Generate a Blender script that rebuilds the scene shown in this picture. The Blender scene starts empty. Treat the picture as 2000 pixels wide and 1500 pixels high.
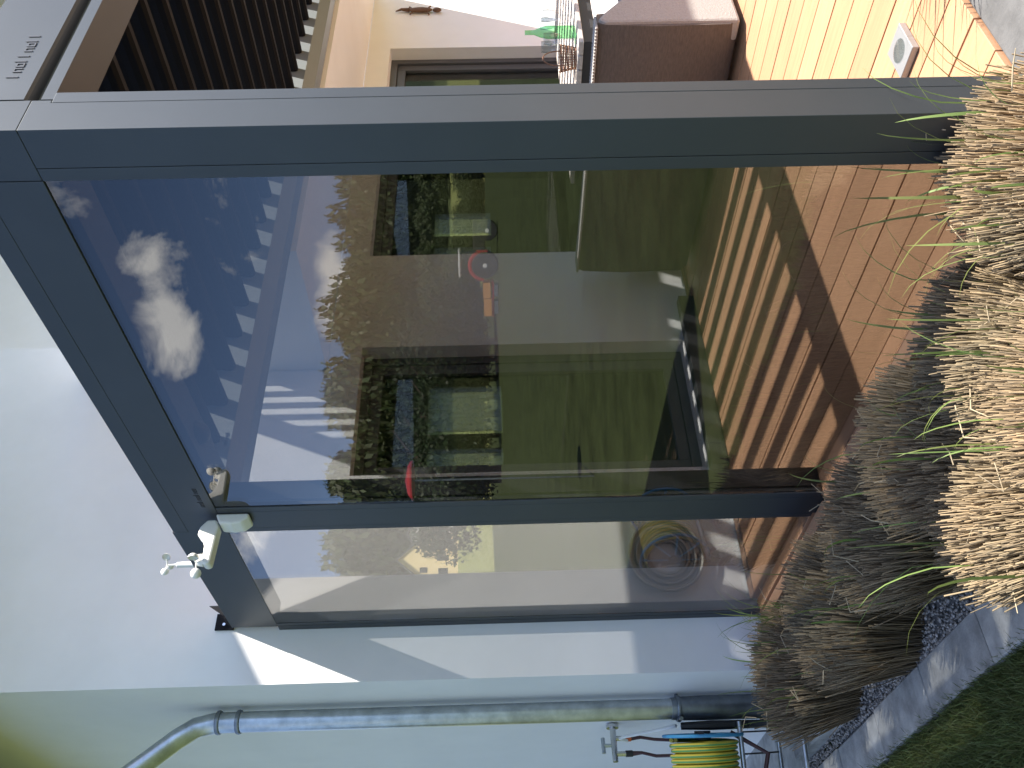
import bpy, bmesh, math, random
import numpy as np
from mathutils import Vector, Matrix
rnd = random.Random(7)
rng = np.random.default_rng(11)
S = bpy.context.scene
COL = S.collection
R = math.radians

# ------------------------------------------------------------------ camera, sky, sun, exposure
cd = bpy.data.cameras.new('camera')
cam = bpy.data.objects.new('camera', cd)
COL.objects.link(cam)
S.camera = cam
cd.sensor_width = 36
cd.lens = 31.01
cd.clip_start = 0.05
cd.clip_end = 6000
right = Vector((0.78660, -0.61699, -0.02406))
down = Vector((-0.03010, 0.00060, -0.99955))
fwd = Vector((0.61673, 0.78697, -0.01810))
m = Matrix((down, right, -fwd)).transposed().to_4x4()      # the photo was taken with the phone on its side
m.translation = Vector((0, 0, 1.28))
cam.matrix_world = m

SUN = Vector((0.425, -0.51, 1.0)).normalized()             # towards the sun
W = bpy.data.worlds.new('World')
S.world = W
W.use_nodes = True
wn, wl = W.node_tree.nodes, W.node_tree.links
bg = wn['Background']
bg.inputs['Strength'].default_value = 0.12
sky = wn.new('ShaderNodeTexSky')
sky.sky_type = 'NISHITA'
sky.sun_disc = False
sky.sun_elevation = math.asin(SUN.z)
sky.sun_rotation = math.atan2(SUN.x, SUN.y)
sky.air_density = 0.5
sky.dust_density = 0.6
sky.ozone_density = 1.6


def wmath(op, a, b=None, clamp=False):
    n = wn.new('ShaderNodeMath')
    n.operation = op
    n.use_clamp = clamp
    for i, v in enumerate((a, b)):
        if v is None:
            continue
        if isinstance(v, (int, float)):
            n.inputs[i].default_value = v
        else:
            wl.new(v, n.inputs[i])
    return n.outputs[0]


tc = wn.new('ShaderNodeTexCoord')
sx = wn.new('ShaderNodeSeparateXYZ')
wl.new(tc.outputs['Generated'], sx.inputs[0])
az = wmath('MULTIPLY', wmath('ARCTAN2', sx.outputs[1], sx.outputs[0]), 57.2958)
el = wmath('MULTIPLY', wmath('ARCSINE', sx.outputs[2]), 57.2958)
nz = wn.new('ShaderNodeTexNoise')
nz.inputs['Scale'].default_value = 12.0
nz.inputs['Detail'].default_value = 9.0
nz.inputs['Roughness'].default_value = 0.62
nz.inputs['Distortion'].default_value = 0.35
wl.new(tc.outputs['Generated'], nz.inputs['Vector'])
nb = wn.new('ShaderNodeTexNoise')                          # the loose fair-weather clouds of the rest of the sky
nb.inputs['Scale'].default_value = 3.1
nb.inputs['Detail'].default_value = 2.0
mp = wn.new('ShaderNodeMapping')
mp.inputs['Scale'].default_value = (1, 1, 2.4)
mp.inputs['Location'].default_value = (4.3, 1.1, 0.4)
wl.new(tc.outputs['Generated'], mp.inputs[0])
wl.new(mp.outputs[0], nb.inputs['Vector'])
dens = wmath('SUBTRACT', wmath('MULTIPLY', wmath('SUBTRACT', nb.outputs[0], 0.59), 4.5), 0.15)
for (a0, e0, ra, re) in ((134.3, 20.4, 5.2, 2.3), (131.6, 19.6, 3.4, 2.0), (136.4, 20.8, 2.6, 1.9),
        (133.9, 10.0, 3.4, 1.9), (136.6, 10.2, 3.0, 1.5), (132.6, 10.4, 2.4, 1.7),
        (138.4, 5.9, 3.2, 1.5), (135.4, 5.2, 3.0, 1.2), (139.5, 6.0, 2.6, 1.0)):
    da = wmath('DIVIDE', wmath('SUBTRACT', az, a0), ra)
    de = wmath('DIVIDE', wmath('SUBTRACT', el, e0), re)
    q = wmath('SQRT', wmath('ADD', wmath('MULTIPLY', da, da), wmath('MULTIPLY', de, de)))
    dens = wmath('MAXIMUM', dens, wmath('MULTIPLY', wmath('SUBTRACT', 0.72, q), 1.3))
dens = wmath('ADD', dens, wmath('MULTIPLY', wmath('SUBTRACT', nz.outputs[0], 0.5), 3.6))
dens = wmath('MULTIPLY', dens, 1.3, True)
cm = wn.new('ShaderNodeMix')
cm.data_type = 'RGBA'
wl.new(dens, cm.inputs[0])
wl.new(sky.outputs[0], cm.inputs[6])
cm.inputs[7].default_value = (8.5, 8.4, 8.3, 1)
wl.new(cm.outputs[2], bg.inputs['Color'])

sd = bpy.data.lights.new('sun', 'SUN')
sd.energy = 4.2
sd.angle = R(0.53)
sd.color = (1.0, 0.93, 0.84)
sun = bpy.data.objects.new('sun', sd)
COL.objects.link(sun)
sun.rotation_euler = SUN.to_track_quat('Z', 'Y').to_euler()

S.view_settings.view_transform = 'Standard'
S.view_settings.look = 'None'
S.view_settings.gamma = 1
S.view_settings.use_curve_mapping = False
S.view_settings.exposure = 1.66
S.render.engine = 'CYCLES'
S.cycles.max_bounces = 10
S.cycles.transparent_max_bounces = 16

# ------------------------------------------------------------------ materials


def mat(name, col, rough=0.6, metal=0.0, spec=0.5, noise=0.0, nscale=20.0, bump=0.0, bscale=200.0, island=0.0,
        stretch=None, col2=None, objrand=0.0):
    M = bpy.data.materials.new(name)
    M.use_nodes = True
    n, l = M.node_tree.nodes, M.node_tree.links
    p = n['Principled BSDF']
    p.inputs['Roughness'].default_value = rough
    p.inputs['Metallic'].default_value = metal
    p.inputs['Specular IOR Level'].default_value = spec
    p.inputs['Base Color'].default_value = (*col, 1)
    t = n.new('ShaderNodeTexCoord')
    src = t.outputs['Object']
    if stretch:
        mpn = n.new('ShaderNodeMapping')
        mpn.inputs['Scale'].default_value = stretch
        l.new(src, mpn.inputs[0])
        src = mpn.outputs[0]
    out = None
    if noise or col2:
        a = n.new('ShaderNodeTexNoise')
        a.inputs['Scale'].default_value = nscale
        a.inputs['Detail'].default_value = 7
        a.inputs['Roughness'].default_value = 0.6
        l.new(src, a.inputs['Vector'])
        r = n.new('ShaderNodeValToRGB')
        r.color_ramp.elements[0].position = 0.32
        r.color_ramp.elements[1].position = 0.68
        c2 = col2 or tuple(min(1, c * (1 + noise)) for c in col)
        c1 = col if col2 else tuple(c * (1 - noise) for c in col)
        r.color_ramp.elements[0].color = (*c1, 1)
        r.color_ramp.elements[1].color = (*c2, 1)
        l.new(a.outputs[0], r.inputs[0])
        out = r.outputs[0]
    if island or objrand:
        hs = n.new('ShaderNodeHueSaturation')
        if out:
            l.new(out, hs.inputs['Color'])
        else:
            hs.inputs['Color'].default_value = (*col, 1)
        if island:
            g = n.new('ShaderNodeNewGeometry')
            ro = g.outputs['Random Per Island']
            k = island
        else:
            g = n.new('ShaderNodeObjectInfo')
            ro = g.outputs['Random']
            k = objrand
        mr = n.new('ShaderNodeMapRange')
        mr.inputs[3].default_value = 1 - k
        mr.inputs[4].default_value = 1 + k
        l.new(ro, mr.inputs[0])
        l.new(mr.outputs[0], hs.inputs['Value'])
        out = hs.outputs[0]
    if out:
        l.new(out, p.inputs['Base Color'])
    if bump:
        b = n.new('ShaderNodeTexNoise')
        b.inputs['Scale'].default_value = bscale
        b.inputs['Detail'].default_value = 4
        l.new(src, b.inputs['Vector'])
        bn = n.new('ShaderNodeBump')
        bn.inputs['Strength'].default_value = bump
        bn.inputs['Distance'].default_value = 0.004
        l.new(b.outputs[0], bn.inputs['Height'])
        l.new(bn.outputs[0], p.inputs['Normal'])
    return M


M = {}
M['alu'] = mat('anthracite_aluminium', (0.112, 0.122, 0.132), rough=0.6, metal=1.0, noise=0.04, nscale=3, bump=0.05, bscale=900)
M['alu_beam'] = mat('lighter_powder_coat', (0.26, 0.29, 0.30), rough=0.55, metal=0.45)
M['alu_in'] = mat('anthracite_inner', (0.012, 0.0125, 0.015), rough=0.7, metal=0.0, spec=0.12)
M['stucco'] = mat('white_render', (0.84, 0.84, 0.83), rough=0.9, spec=0.2, noise=0.03, nscale=2.5, bump=0.35, bscale=420)
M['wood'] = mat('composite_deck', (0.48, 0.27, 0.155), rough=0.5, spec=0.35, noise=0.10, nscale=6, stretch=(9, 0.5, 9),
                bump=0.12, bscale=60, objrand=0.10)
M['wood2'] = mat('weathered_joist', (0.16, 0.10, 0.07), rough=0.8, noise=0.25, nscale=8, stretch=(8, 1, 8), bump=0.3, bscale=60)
M['tablewood'] = mat('grey_slats', (0.52, 0.48, 0.44), rough=0.7, noise=0.15, nscale=6, stretch=(0.6, 8, 8))
M['dark'] = mat('dark_frame', (0.035, 0.037, 0.04), rough=0.5)
M['frame'] = mat('window_frame_grey', (0.10, 0.102, 0.108), rough=0.45, metal=0.15)
M['black'] = mat('black_plastic', (0.018, 0.018, 0.02), rough=0.45)
M['zinc'] = mat('galvanised_zinc', (0.42, 0.45, 0.47), rough=0.33, metal=0.9, noise=0.22, nscale=14, bump=0.15, bscale=30)
M['zincd'] = mat('dull_zinc', (0.20, 0.22, 0.24), rough=0.4, metal=0.85, noise=0.2, nscale=16)
M['satin'] = mat('satin_steel', (0.36, 0.37, 0.38), rough=0.5, metal=0.5)
M['steel'] = mat('brushed_steel', (0.6, 0.6, 0.6), rough=0.25, metal=1.0, noise=0.05, nscale=30)
M['white'] = mat('white_plastic', (0.80, 0.80, 0.76), rough=0.4, noise=0.02, nscale=8)
M['paint'] = mat('white_paint', (0.78, 0.78, 0.76), rough=0.6, noise=0.02, nscale=3)
M['concrete'] = mat('edging_concrete', (0.33, 0.33, 0.31), rough=0.85, noise=0.35, nscale=9, bump=0.4, bscale=120, objrand=0.12)
M['kerb'] = mat('grey_kerb', (0.12, 0.12, 0.12), rough=0.8, noise=0.3, nscale=9, bump=0.3, bscale=120)
M['gravel'] = mat('pale_gravel', (0.33, 0.31, 0.28), rough=0.85, island=0.55, noise=0.1)
M['soil'] = mat('bed_membrane', (0.17, 0.175, 0.175), rough=0.9, noise=0.35, nscale=7, bump=0.6, bscale=50)
M['straw'] = mat('dry_stem', (0.275, 0.19, 0.105), rough=0.7, island=0.45, col2=(0.17, 0.14, 0.085), nscale=2.5)
M['strawpale'] = mat('pale_straw', (0.42, 0.34, 0.22), rough=0.65, island=0.2)
M['rattan'] = mat('brown_rattan', (0.12, 0.10, 0.088), rough=0.6, noise=0.2, nscale=30, stretch=(1, 1, 5), bump=0.7, bscale=120)
M['cushion'] = mat('light_woven', (0.34, 0.32, 0.30), rough=0.85, noise=0.08, nscale=80, bump=0.8, bscale=160)
M['room'] = mat('dark_interior', (0.10, 0.09, 0.08), rough=0.9)
M['roof'] = mat('roof_tiles', (0.09, 0.09, 0.09), rough=0.8, noise=0.2, nscale=3)
M['yellow'] = mat('yellow_hose', (0.62, 0.50, 0.06), rough=0.45, noise=0.06, nscale=6)
M['green_stripe'] = mat('green_stripe', (0.10, 0.28, 0.08), rough=0.45)
M['blue'] = mat('blue_rim', (0.05, 0.28, 0.50), rough=0.4)
M['orange'] = mat('orange_plastic', (0.65, 0.13, 0.03), rough=0.4)
M['hosered'] = mat('dark_red_hose', (0.06, 0.018, 0.015), rough=0.5)
M['beige'] = mat('beige_hose', (0.50, 0.48, 0.43), rough=0.6)
M['housey'] = mat('yellow_render', (0.85, 0.68, 0.36), rough=0.9)
M['housew'] = mat('pale_render', (0.8, 0.8, 0.76), rough=0.9)
M['red'] = mat('tractor_red', (0.45, 0.03, 0.03), rough=0.35)
M['tyre'] = mat('tyre', (0.025, 0.025, 0.027), rough=0.85)
M['rim'] = mat('pale_rim', (0.72, 0.72, 0.68), rough=0.4)
M['trailer'] = mat('orange_board', (0.55, 0.25, 0.06), rough=0.6)
M['bark'] = mat('bark', (0.09, 0.065, 0.045), rough=0.9, noise=0.3, nscale=4)
M['brownbird'] = mat('rust_brown', (0.13, 0.065, 0.035), rough=0.7)
M['wicker'] = mat('wicker_basket', (0.20, 0.10, 0.06), rough=0.7)


def leafmat(name, col, trans=0.35, var=0.3):
    X = bpy.data.materials.new(name)
    X.use_nodes = True
    n, l = X.node_tree.nodes, X.node_tree.links
    p = n['Principled BSDF']
    p.inputs['Roughness'].default_value = 0.5
    p.inputs['Specular IOR Level'].default_value = 0.3
    g = n.new('ShaderNodeNewGeometry')
    mr = n.new('ShaderNodeMapRange')
    mr.inputs[3].default_value = 1 - var
    mr.inputs[4].default_value = 1 + var
    l.new(g.outputs['Random Per Island'], mr.inputs[0])
    hs = n.new('ShaderNodeHueSaturation')
    hs.inputs['Color'].default_value = (*col, 1)
    l.new(mr.outputs[0], hs.inputs['Value'])
    mh = n.new('ShaderNodeMapRange')
    mh.inputs[3].default_value = 0.47
    mh.inputs[4].default_value = 0.52
    l.new(g.outputs['Random Per Island'], mh.inputs[0])
    l.new(mh.outputs[0], hs.inputs['Hue'])
    l.new(hs.outputs[0], p.inputs['Base Color'])
    t = n.new('ShaderNodeBsdfTranslucent')
    l.new(hs.outputs[0], t.inputs[0])
    mx = n.new('ShaderNodeMixShader')
    mx.inputs[0].default_value = trans
    l.new(p.outputs[0], mx.inputs[1])
    l.new(t.outputs[0], mx.inputs[2])
    l.new(mx.outputs[0], n['Material Output'].inputs[0])
    return X


M['blade'] = leafmat('green_blade', (0.19, 0.25, 0.075))
M['turf'] = leafmat('turf_blade', (0.12, 0.15, 0.05), 0.3, 0.4)
M['leafd'] = leafmat('dark_foliage', (0.035, 0.055, 0.018), 0.2)
M['leafm'] = leafmat('mid_foliage', (0.075, 0.10, 0.035), 0.25)


def glassmat(name, tint, ior=1.5, haze=0.0):
    X = bpy.data.materials.new(name)
    X.use_nodes = True
    n, l = X.node_tree.nodes, X.node_tree.links
    n.remove(n['Principled BSDF'])
    tr = n.new('ShaderNodeBsdfTransparent')
    # the tint deepens along slanting paths: tint ** (1 / cos of the angle inside the pane)
    ge = n.new('ShaderNodeNewGeometry')
    dt = n.new('ShaderNodeVectorMath')
    dt.operation = 'DOT_PRODUCT'
    l.new(ge.outputs['Normal'], dt.inputs[0])
    l.new(ge.outputs['Incoming'], dt.inputs[1])

    def mm(op, a, b):
        q = n.new('ShaderNodeMath')
        q.operation = op
        for i, v in enumerate((a, b)):
            if isinstance(v, (int, float)):
                q.inputs[i].default_value = v
            else:
                l.new(v, q.inputs[i])
        return q.outputs[0]
    c2 = mm('MULTIPLY', dt.outputs['Value'], dt.outputs['Value'])
    ct = mm('SQRT', mm('SUBTRACT', 1.0, mm('DIVIDE', mm('SUBTRACT', 1.0, c2), ior * ior)), 0.0)
    ex = mm('DIVIDE', 1.0, ct)
    cc = n.new('ShaderNodeCombineColor')
    for i in range(3):
        l.new(mm('POWER', tint[i], ex), cc.inputs[i])
    l.new(cc.outputs[0], tr.inputs[0])
    gl = n.new('ShaderNodeBsdfGlossy')
    gl.inputs['Roughness'].default_value = 0.0
    gl.inputs['Color'].default_value = (1, 1, 1, 1)
    fr = n.new('ShaderNodeFresnel')
    gm = n.new('ShaderNodeNewGeometry')
    io = n.new('ShaderNodeMapRange')          # the back faces of a thin pane see the same index from the air side
    io.inputs[3].default_value = ior
    io.inputs[4].default_value = 1 / ior
    l.new(gm.outputs['Backfacing'], io.inputs[0])
    l.new(io.outputs[0], fr.inputs[0])
    mx = n.new('ShaderNodeMixShader')
    l.new(fr.outputs[0], mx.inputs[0])
    l.new(tr.outputs[0], mx.inputs[1])
    l.new(gl.outputs[0], mx.inputs[2])
    l.new(mx.outputs[0], n['Material Output'].inputs[0])
    return X


def sheermat():
    X = bpy.data.materials.new('sheer_white_sheet')
    X.use_nodes = True
    n, l = X.node_tree.nodes, X.node_tree.links
    n.remove(n['Principled BSDF'])
    a = n.new('ShaderNodeBsdfTranslucent')
    a.inputs[0].default_value = (.85, .86, .88, 1)
    b = n.new('ShaderNodeBsdfTransparent')
    mx = n.new('ShaderNodeMixShader')
    mx.inputs[0].default_value = .35
    l.new(a.outputs[0], mx.inputs[1])
    l.new(b.outputs[0], mx.inputs[2])
    l.new(mx.outputs[0], n['Material Output'].inputs[0])
    return X


M['sheer'] = sheermat()
M['glass'] = glassmat('tinted_safety_glass', (0.485, 0.495, 0.50), 1.75)
M['pane'] = glassmat('window_glass', (0.85, 0.87, 0.87), 1.5)
M['drink'] = glassmat('drinking_glass', (0.88, 0.9, 0.92), 1.5)
M['bottleglass'] = glassmat('green_bottle', (0.55, 0.86, 0.62), 1.5)


def terrainmat():
    X = bpy.data.materials.new('lawn_and_fields')
    X.use_nodes = True
    n, l = X.node_tree.nodes, X.node_tree.links
    p = n['Principled BSDF']
    p.inputs['Roughness'].default_value = 0.95
    p.inputs['Specular IOR Level'].default_value = 0.1
    g = n.new('ShaderNodeNewGeometry')
    le = n.new('ShaderNodeVectorMath')
    le.operation = 'LENGTH'
    l.new(g.outputs['Position'], le.inputs[0])
    r = n.new('ShaderNodeValToRGB')
    dv = n.new('ShaderNodeMath')
    dv.operation = 'DIVIDE'
    dv.inputs[1].default_value = 300
    l.new(le.outputs['Value'], dv.inputs[0])
    l.new(dv.outputs[0], r.inputs[0])
    e = r.color_ramp.elements
    e[0].position = 0
    e[0].color = (0.06, 0.078, 0.028, 1)
    e[1].position = 1
    e[1].color = (0.03, 0.05, 0.02, 1)
    for pos, c in ((0.33, (0.06, 0.078, 0.028)), (0.335, (0.30, 0.32, 0.11)), (0.50, (0.28, 0.31, 0.11)),
                   (0.505, (0.12, 0.15, 0.06)), (0.58, (0.10, 0.13, 0.05)), (0.6, (0.04, 0.06, 0.025))):
        k = e.new(pos)
        k.color = (*c, 1)
    nn = n.new('ShaderNodeTexNoise')
    nn.inputs['Scale'].default_value = 1.4
    nn.inputs['Detail'].default_value = 12
    nn.inputs['Roughness'].default_value = 0.75
    l.new(g.outputs['Position'], nn.inputs['Vector'])
    mr = n.new('ShaderNodeMapRange')
    mr.inputs[1].default_value = 0.3
    mr.inputs[2].default_value = 0.7
    mr.inputs[3].default_value = 0.55
    mr.inputs[4].default_value = 1.45
    l.new(nn.outputs[0], mr.inputs[0])
    hs = n.new('ShaderNodeHueSaturation')
    l.new(r.outputs[0], hs.inputs['Color'])
    l.new(mr.outputs[0], hs.inputs['Value'])
    l.new(hs.outputs[0], p.inputs['Base Color'])
    return X


M['terrain'] = terrainmat()

# ------------------------------------------------------------------ mesh helpers


class MB:
    """collects simple solids, then links them as ONE mesh object"""

    def __init__(s):
        s.v, s.f, s.m, s.mi = [], [], [], 0

    def add(s, vs, fs):
        o = len(s.v)
        s.v += [tuple(v) for v in vs]
        s.f += [tuple(i + o for i in f) for f in fs]
        s.m += [s.mi] * len(fs)
        return s

    def box(s, a, b):
        x0, x1 = sorted((a[0], b[0]))
        y0, y1 = sorted((a[1], b[1]))
        z0, z1 = sorted((a[2], b[2]))
        return s.add([(x0, y0, z0), (x1, y0, z0), (x1, y1, z0), (x0, y1, z0), (x0, y0, z1), (x1, y0, z1), (x1, y1, z1), (x0, y1, z1)],
                     [(0, 3, 2, 1), (4, 5, 6, 7), (0, 1, 5, 4), (1, 2, 6, 5), (2, 3, 7, 6), (3, 0, 4, 7)])

    def prism(s, poly, axis, a, b):
        """poly: 2-D outline in the two other axes, extruded along axis (0,1,2) from a to b"""
        n = len(poly)

        def P(t, q):
            if axis == 0:
                return (t, q[0], q[1])
            if axis == 1:
                return (q[0], t, q[1])
            return (q[0], q[1], t)
        vs = [P(a, q) for q in poly] + [P(b, q) for q in poly]
        fs = [tuple(range(n))[::-1], tuple(range(n, 2 * n))]
        fs += [(i, (i + 1) % n, n + (i + 1) % n, n + i) for i in range(n)]
        return s.add(vs, fs)

    def tube(s, pts, r, seg=10, caps=True):
        pts = [Vector(p) for p in pts]
        rs = r if isinstance(r, (list, tuple)) else [r] * len(pts)
        ring = []
        n0 = None
        for i, p in enumerate(pts):
            t = (pts[min(i + 1, len(pts) - 1)] - pts[max(i - 1, 0)]).normalized()
            if n0 is None:
                n0 = t.orthogonal().normalized()
            n0 = (n0 - t * n0.dot(t)).normalized()
            b = t.cross(n0)
            for k in range(seg):
                a = 2 * math.pi * k / seg
                ring.append(p + (n0 * math.cos(a) + b * math.sin(a)) * rs[i])
        fs = []
        for i in range(len(pts) - 1):
            for k in range(seg):
                a, b2 = i * seg + k, i * seg + (k + 1) % seg
                fs.append((a, b2, b2 + seg, a + seg))
        if caps:
            fs.append(tuple(range(seg))[::-1])
            o = (len(pts) - 1) * seg
            fs.append(tuple(range(o, o + seg)))
        return s.add(ring, fs)

    def ell(s, c, r, nu=14, nv=9, M3=None, vmin=-1.0, vmax=1.0):
        vs, fs = [], []
        for j in range(nv + 1):
            t = math.pi * (0.5 * (vmin + (vmax - vmin) * j / nv))
            for i in range(nu):
                a = 2 * math.pi * i / nu
                q = Vector((r[0] * math.cos(t) * math.cos(a), r[1] * math.cos(t) * math.sin(a), r[2] * math.sin(t)))
                if M3:
                    q = M3 @ q
                vs.append(Vector(c) + q)
        for j in range(nv):
            for i in range(nu):
                a, b = j * nu + i, j * nu + (i + 1) % nu
                fs.append((a, b, b + nu, a + nu))
        return s.add(vs, fs)

    def lathe(s, c, prof, seg=20, M3=None):
        vs, fs = [], []
        for (r, z) in prof:
            for i in range(seg):
                a = 2 * math.pi * i / seg
                q = Vector((r * math.cos(a), r * math.sin(a), z))
                if M3:
                    q = M3 @ q
                vs.append(Vector(c) + q)
        for j in range(len(prof) - 1):
            for i in range(seg):
                a, b = j * seg + i, j * seg + (i + 1) % seg
                fs.append((a, b, b + seg, a + seg))
        fs.append(tuple(range(seg))[::-1])
        o = (len(prof) - 1) * seg
        fs.append(tuple(range(o, o + seg)))
        return s.add(vs, fs)

    def build(s, name, m, parent=None, bevel=0.0, smooth=False, **kw):
        me = bpy.data.meshes.new(name)
        me.from_pydata([tuple(v) for v in s.v], [], s.f)
        for q in (m if isinstance(m, (list, tuple)) else [m]):
            me.materials.append(q)
        if isinstance(m, (list, tuple)):
            me.polygons.foreach_set('material_index', s.m)
        if smooth:
            me.polygons.foreach_set('use_smooth', [True] * len(me.polygons))
        me.update()
        o = bpy.data.objects.new(name, me)
        COL.objects.link(o)
        if parent is not None:
            o.parent = parent
            o.matrix_parent_inverse = Matrix.Translation(parent.location).inverted()
        if bevel:
            b = o.modifiers.new('bevel', 'BEVEL')
            b.width = bevel
            b.segments = 2
            b.limit_method = 'ANGLE'
        if smooth:
            e = o.modifiers.new('edges', 'EDGE_SPLIT')
            e.split_angle = R(40)
        tag(o, **kw)
        return o


def tag(o, label=None, cat=None, group=None, kind=None):
    if label:
        o['label'] = label
    if cat:
        o['category'] = cat
    if group:
        o['group'] = group
    if kind:
        o['kind'] = kind
    return o


def empty(name, loc, label=None, cat=None, group=None, kind=None):
    o = bpy.data.objects.new(name, None)
    o.empty_display_size = 0.1
    COL.objects.link(o)
    o.location = loc
    return tag(o, label, cat, group, kind)


def child(o, parent):
    o.parent = parent
    o.matrix_parent_inverse = Matrix.Translation(parent.location).inverted()
    return o


def npmesh(name, verts, faces, m, parent=None, **kw):
    """verts (n,3) float array, faces (k,3|4) int array"""
    me = bpy.data.meshes.new(name)
    k, w = faces.shape
    me.vertices.add(len(verts))
    me.vertices.foreach_set('co', verts.astype(np.float32).ravel())
    me.loops.add(k * w)
    me.loops.foreach_set('vertex_index', faces.astype(np.int32).ravel())
    me.polygons.add(k)
    me.polygons.foreach_set('loop_start', np.arange(0, k * w, w, dtype=np.int32))
    me.polygons.foreach_set('loop_total', np.full(k, w, dtype=np.int32))
    me.update()
    me.validate()
    me.materials.append(m)
    o = bpy.data.objects.new(name, me)
    COL.objects.link(o)
    if parent is not None:
        child(o, parent)
    tag(o, **kw)
    return o


def copy_tree(o, parent=None):
    c = o.copy()
    COL.objects.link(c)
    if parent is not None:
        c.parent = parent
    for ch in list(o.children):
        copy_tree(ch, c)
    return c


# ------------------------------------------------------------------ terrain
HP = ((0, -.25), (12, -.25), (40, .6), (55, 1.05), (100, 1.9), (150, 8.3), (175, 12), (300, 30), (900, 60), (5000, 80))


def hgt(d):
    return np.interp(d, [a for a, b in HP], [b for a, b in HP])


rr = np.concatenate([[0.01], np.linspace(2, 12, 6), np.linspace(16, 100, 22), np.linspace(104, 300, 40), np.array([400, 600, 900, 1600, 3000, 5000])])
na = 120
aa = np.linspace(0, 2 * np.pi, na, endpoint=False)
V = np.array([(r * math.cos(a), r * math.sin(a), float(hgt(r)) + (0 if r < 60 else .4 * math.sin(a * 7 + r * .05)))
              for r in rr for a in aa])
Fq = np.array([(j * na + i, j * na + (i + 1) % na, (j + 1) * na + (i + 1) % na, (j + 1) * na + i)
               for j in range(len(rr) - 1) for i in range(na)])
npmesh('ground', V, Fq, M['terrain'], kind='structure')

# planting bed between the deck and the mowing stones
MB().box((1.13, 0.2, -0.30), (3.2, 4.185, -0.243)).build('planting_bed', M['soil'], kind='structure')

# ------------------------------------------------------------------ deck
deck = empty('deck', (1.77, 1.24, 0), kind='structure')
x = 2.0
edges = [(1.776, 1.850)]
edges.append((1.855, 1.998))
xx = 2.003
while xx < 8.4:
    edges.append((xx, xx + 0.1465))
    xx += 0.153
for i, (a, b) in enumerate(edges):
    z = -0.0005 * (i % 3)
    j = 3.55 if i == 1 else (2.9 + rnd.random() * 0.1 if False else None)
    if i == 1:
        MB().box((a, 1.235, -0.022), (b, 3.42, z)).build('board', M['wood'], deck, bevel=0.002)
        MB().box((a, 3.423, -0.022), (b, 4.168, z)).build('board', M['wood'], deck, bevel=0.002)
    else:
        MB().box((a, 1.235, -0.022), (b, 4.168, z)).build('board', M['wood'], deck, bevel=0.002)
MB().box((1.700, 1.235, -0.100), (1.769, 2.995, 0.004)).build('fascia_board', M['wood'], deck, bevel=0.003)
MB().box((1.706, 3.05, -0.100), (1.764, 4.17, -0.006)).build('fascia_board', M['wood'], deck, bevel=0.003)
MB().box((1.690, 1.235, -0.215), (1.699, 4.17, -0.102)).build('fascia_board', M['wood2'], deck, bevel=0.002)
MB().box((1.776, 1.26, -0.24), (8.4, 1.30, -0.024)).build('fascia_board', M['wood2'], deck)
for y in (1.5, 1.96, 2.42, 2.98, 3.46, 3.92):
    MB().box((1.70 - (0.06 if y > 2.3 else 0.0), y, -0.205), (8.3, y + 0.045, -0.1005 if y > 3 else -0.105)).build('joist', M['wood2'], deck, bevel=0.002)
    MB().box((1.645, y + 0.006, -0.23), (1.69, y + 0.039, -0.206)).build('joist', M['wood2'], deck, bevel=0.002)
MB().box((1.86, 4.172, 0.001), (4.4, 4.187, 0.024)).build('metal_edge_strip', M['steel'], deck)
# sloping stone kerb along the front of the deck
MB().box((1.80, 1.06, -0.27), (8.4, 1.231, -0.012)).build('front_kerb', M['kerb'], bevel=0.006, kind='structure')
wd = empty('lower_deck', (2.3, 0.7, -0.1), kind='structure')
for k in range(31):
    MB().box((2.75, 0.47 - k * 0.145, -0.12), (8.4, 0.61 - k * 0.145, -0.098)).build('board', M['wood'], wd, bevel=0.002)

# mowing stones
edge = empty('mowing_edge', (1.05, 2.6, -0.25), kind='structure')
yy = -2.34
k = 0
while yy < 4.6:
    jx = rnd.uniform(-.006, .006)
    MB().box((0.945 + jx, yy + .004, -0.34), (1.125 + jx, yy + 0.496, -0.222 + rnd.uniform(-.004, .004))).build('edging_stone', M['concrete'], edge, bevel=0.006)
    yy += 0.5
    k += 1
MB().box((0.955, 4.665, -0.34), (1.52, 5.9, -0.215)).build('edging_stone', M['concrete'], edge, bevel=0.006)
o = MB().box((1.19, 4.05, -0.26), (1.42, 4.62, -0.165)).build('stepping_stone', M['concrete'], bevel=0.012,
         label='pale flat stone lying by the wall foot beside the hose reel', cat='stone')

# gravel in the bed
ng = 11000
c = np.stack([1.135 + .5 * rng.random(ng) ** 1.6, rng.uniform(1.0, 4.75, ng), np.full(ng, -0.238) + rng.uniform(0, .008, ng)], 1)
keep = (c[:, 0] < 1.3) | (c[:, 1] > 3.3) | (rng.random(ng) < .35)
c = c[keep]
ng = len(c)
octv = np.array([(1, 0, 0), (-1, 0, 0), (0, 1, 0), (0, -1, 0), (0, 0, 1), (0, 0, -1)], float)
octf = np.array([(0, 2, 4), (2, 1, 4), (1, 3, 4), (3, 0, 4), (2, 0, 5), (1, 2, 5), (3, 1, 5), (0, 3, 5)])
sz = rng.uniform(.004, .011, (ng, 1, 1)) * rng.uniform(.6, 1.2, (ng, 6, 1)) * np.array([1, 1, .7])
ang = rng.uniform(0, 6.28, ng)
ov = octv[None] * sz
ca, sa = np.cos(ang)[:, None], np.sin(ang)[:, None]
ov = np.stack([ov[..., 0] * ca - ov[..., 1] * sa, ov[..., 0] * sa + ov[..., 1] * ca, ov[..., 2]], -1) + c[:, None]
npmesh('gravel', ov.reshape(-1, 3), (octf[None] + 6 * np.arange(ng)[:, None, None]).reshape(-1, 3), M['gravel'], kind='stuff')

# turf blades on the near lawn


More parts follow.
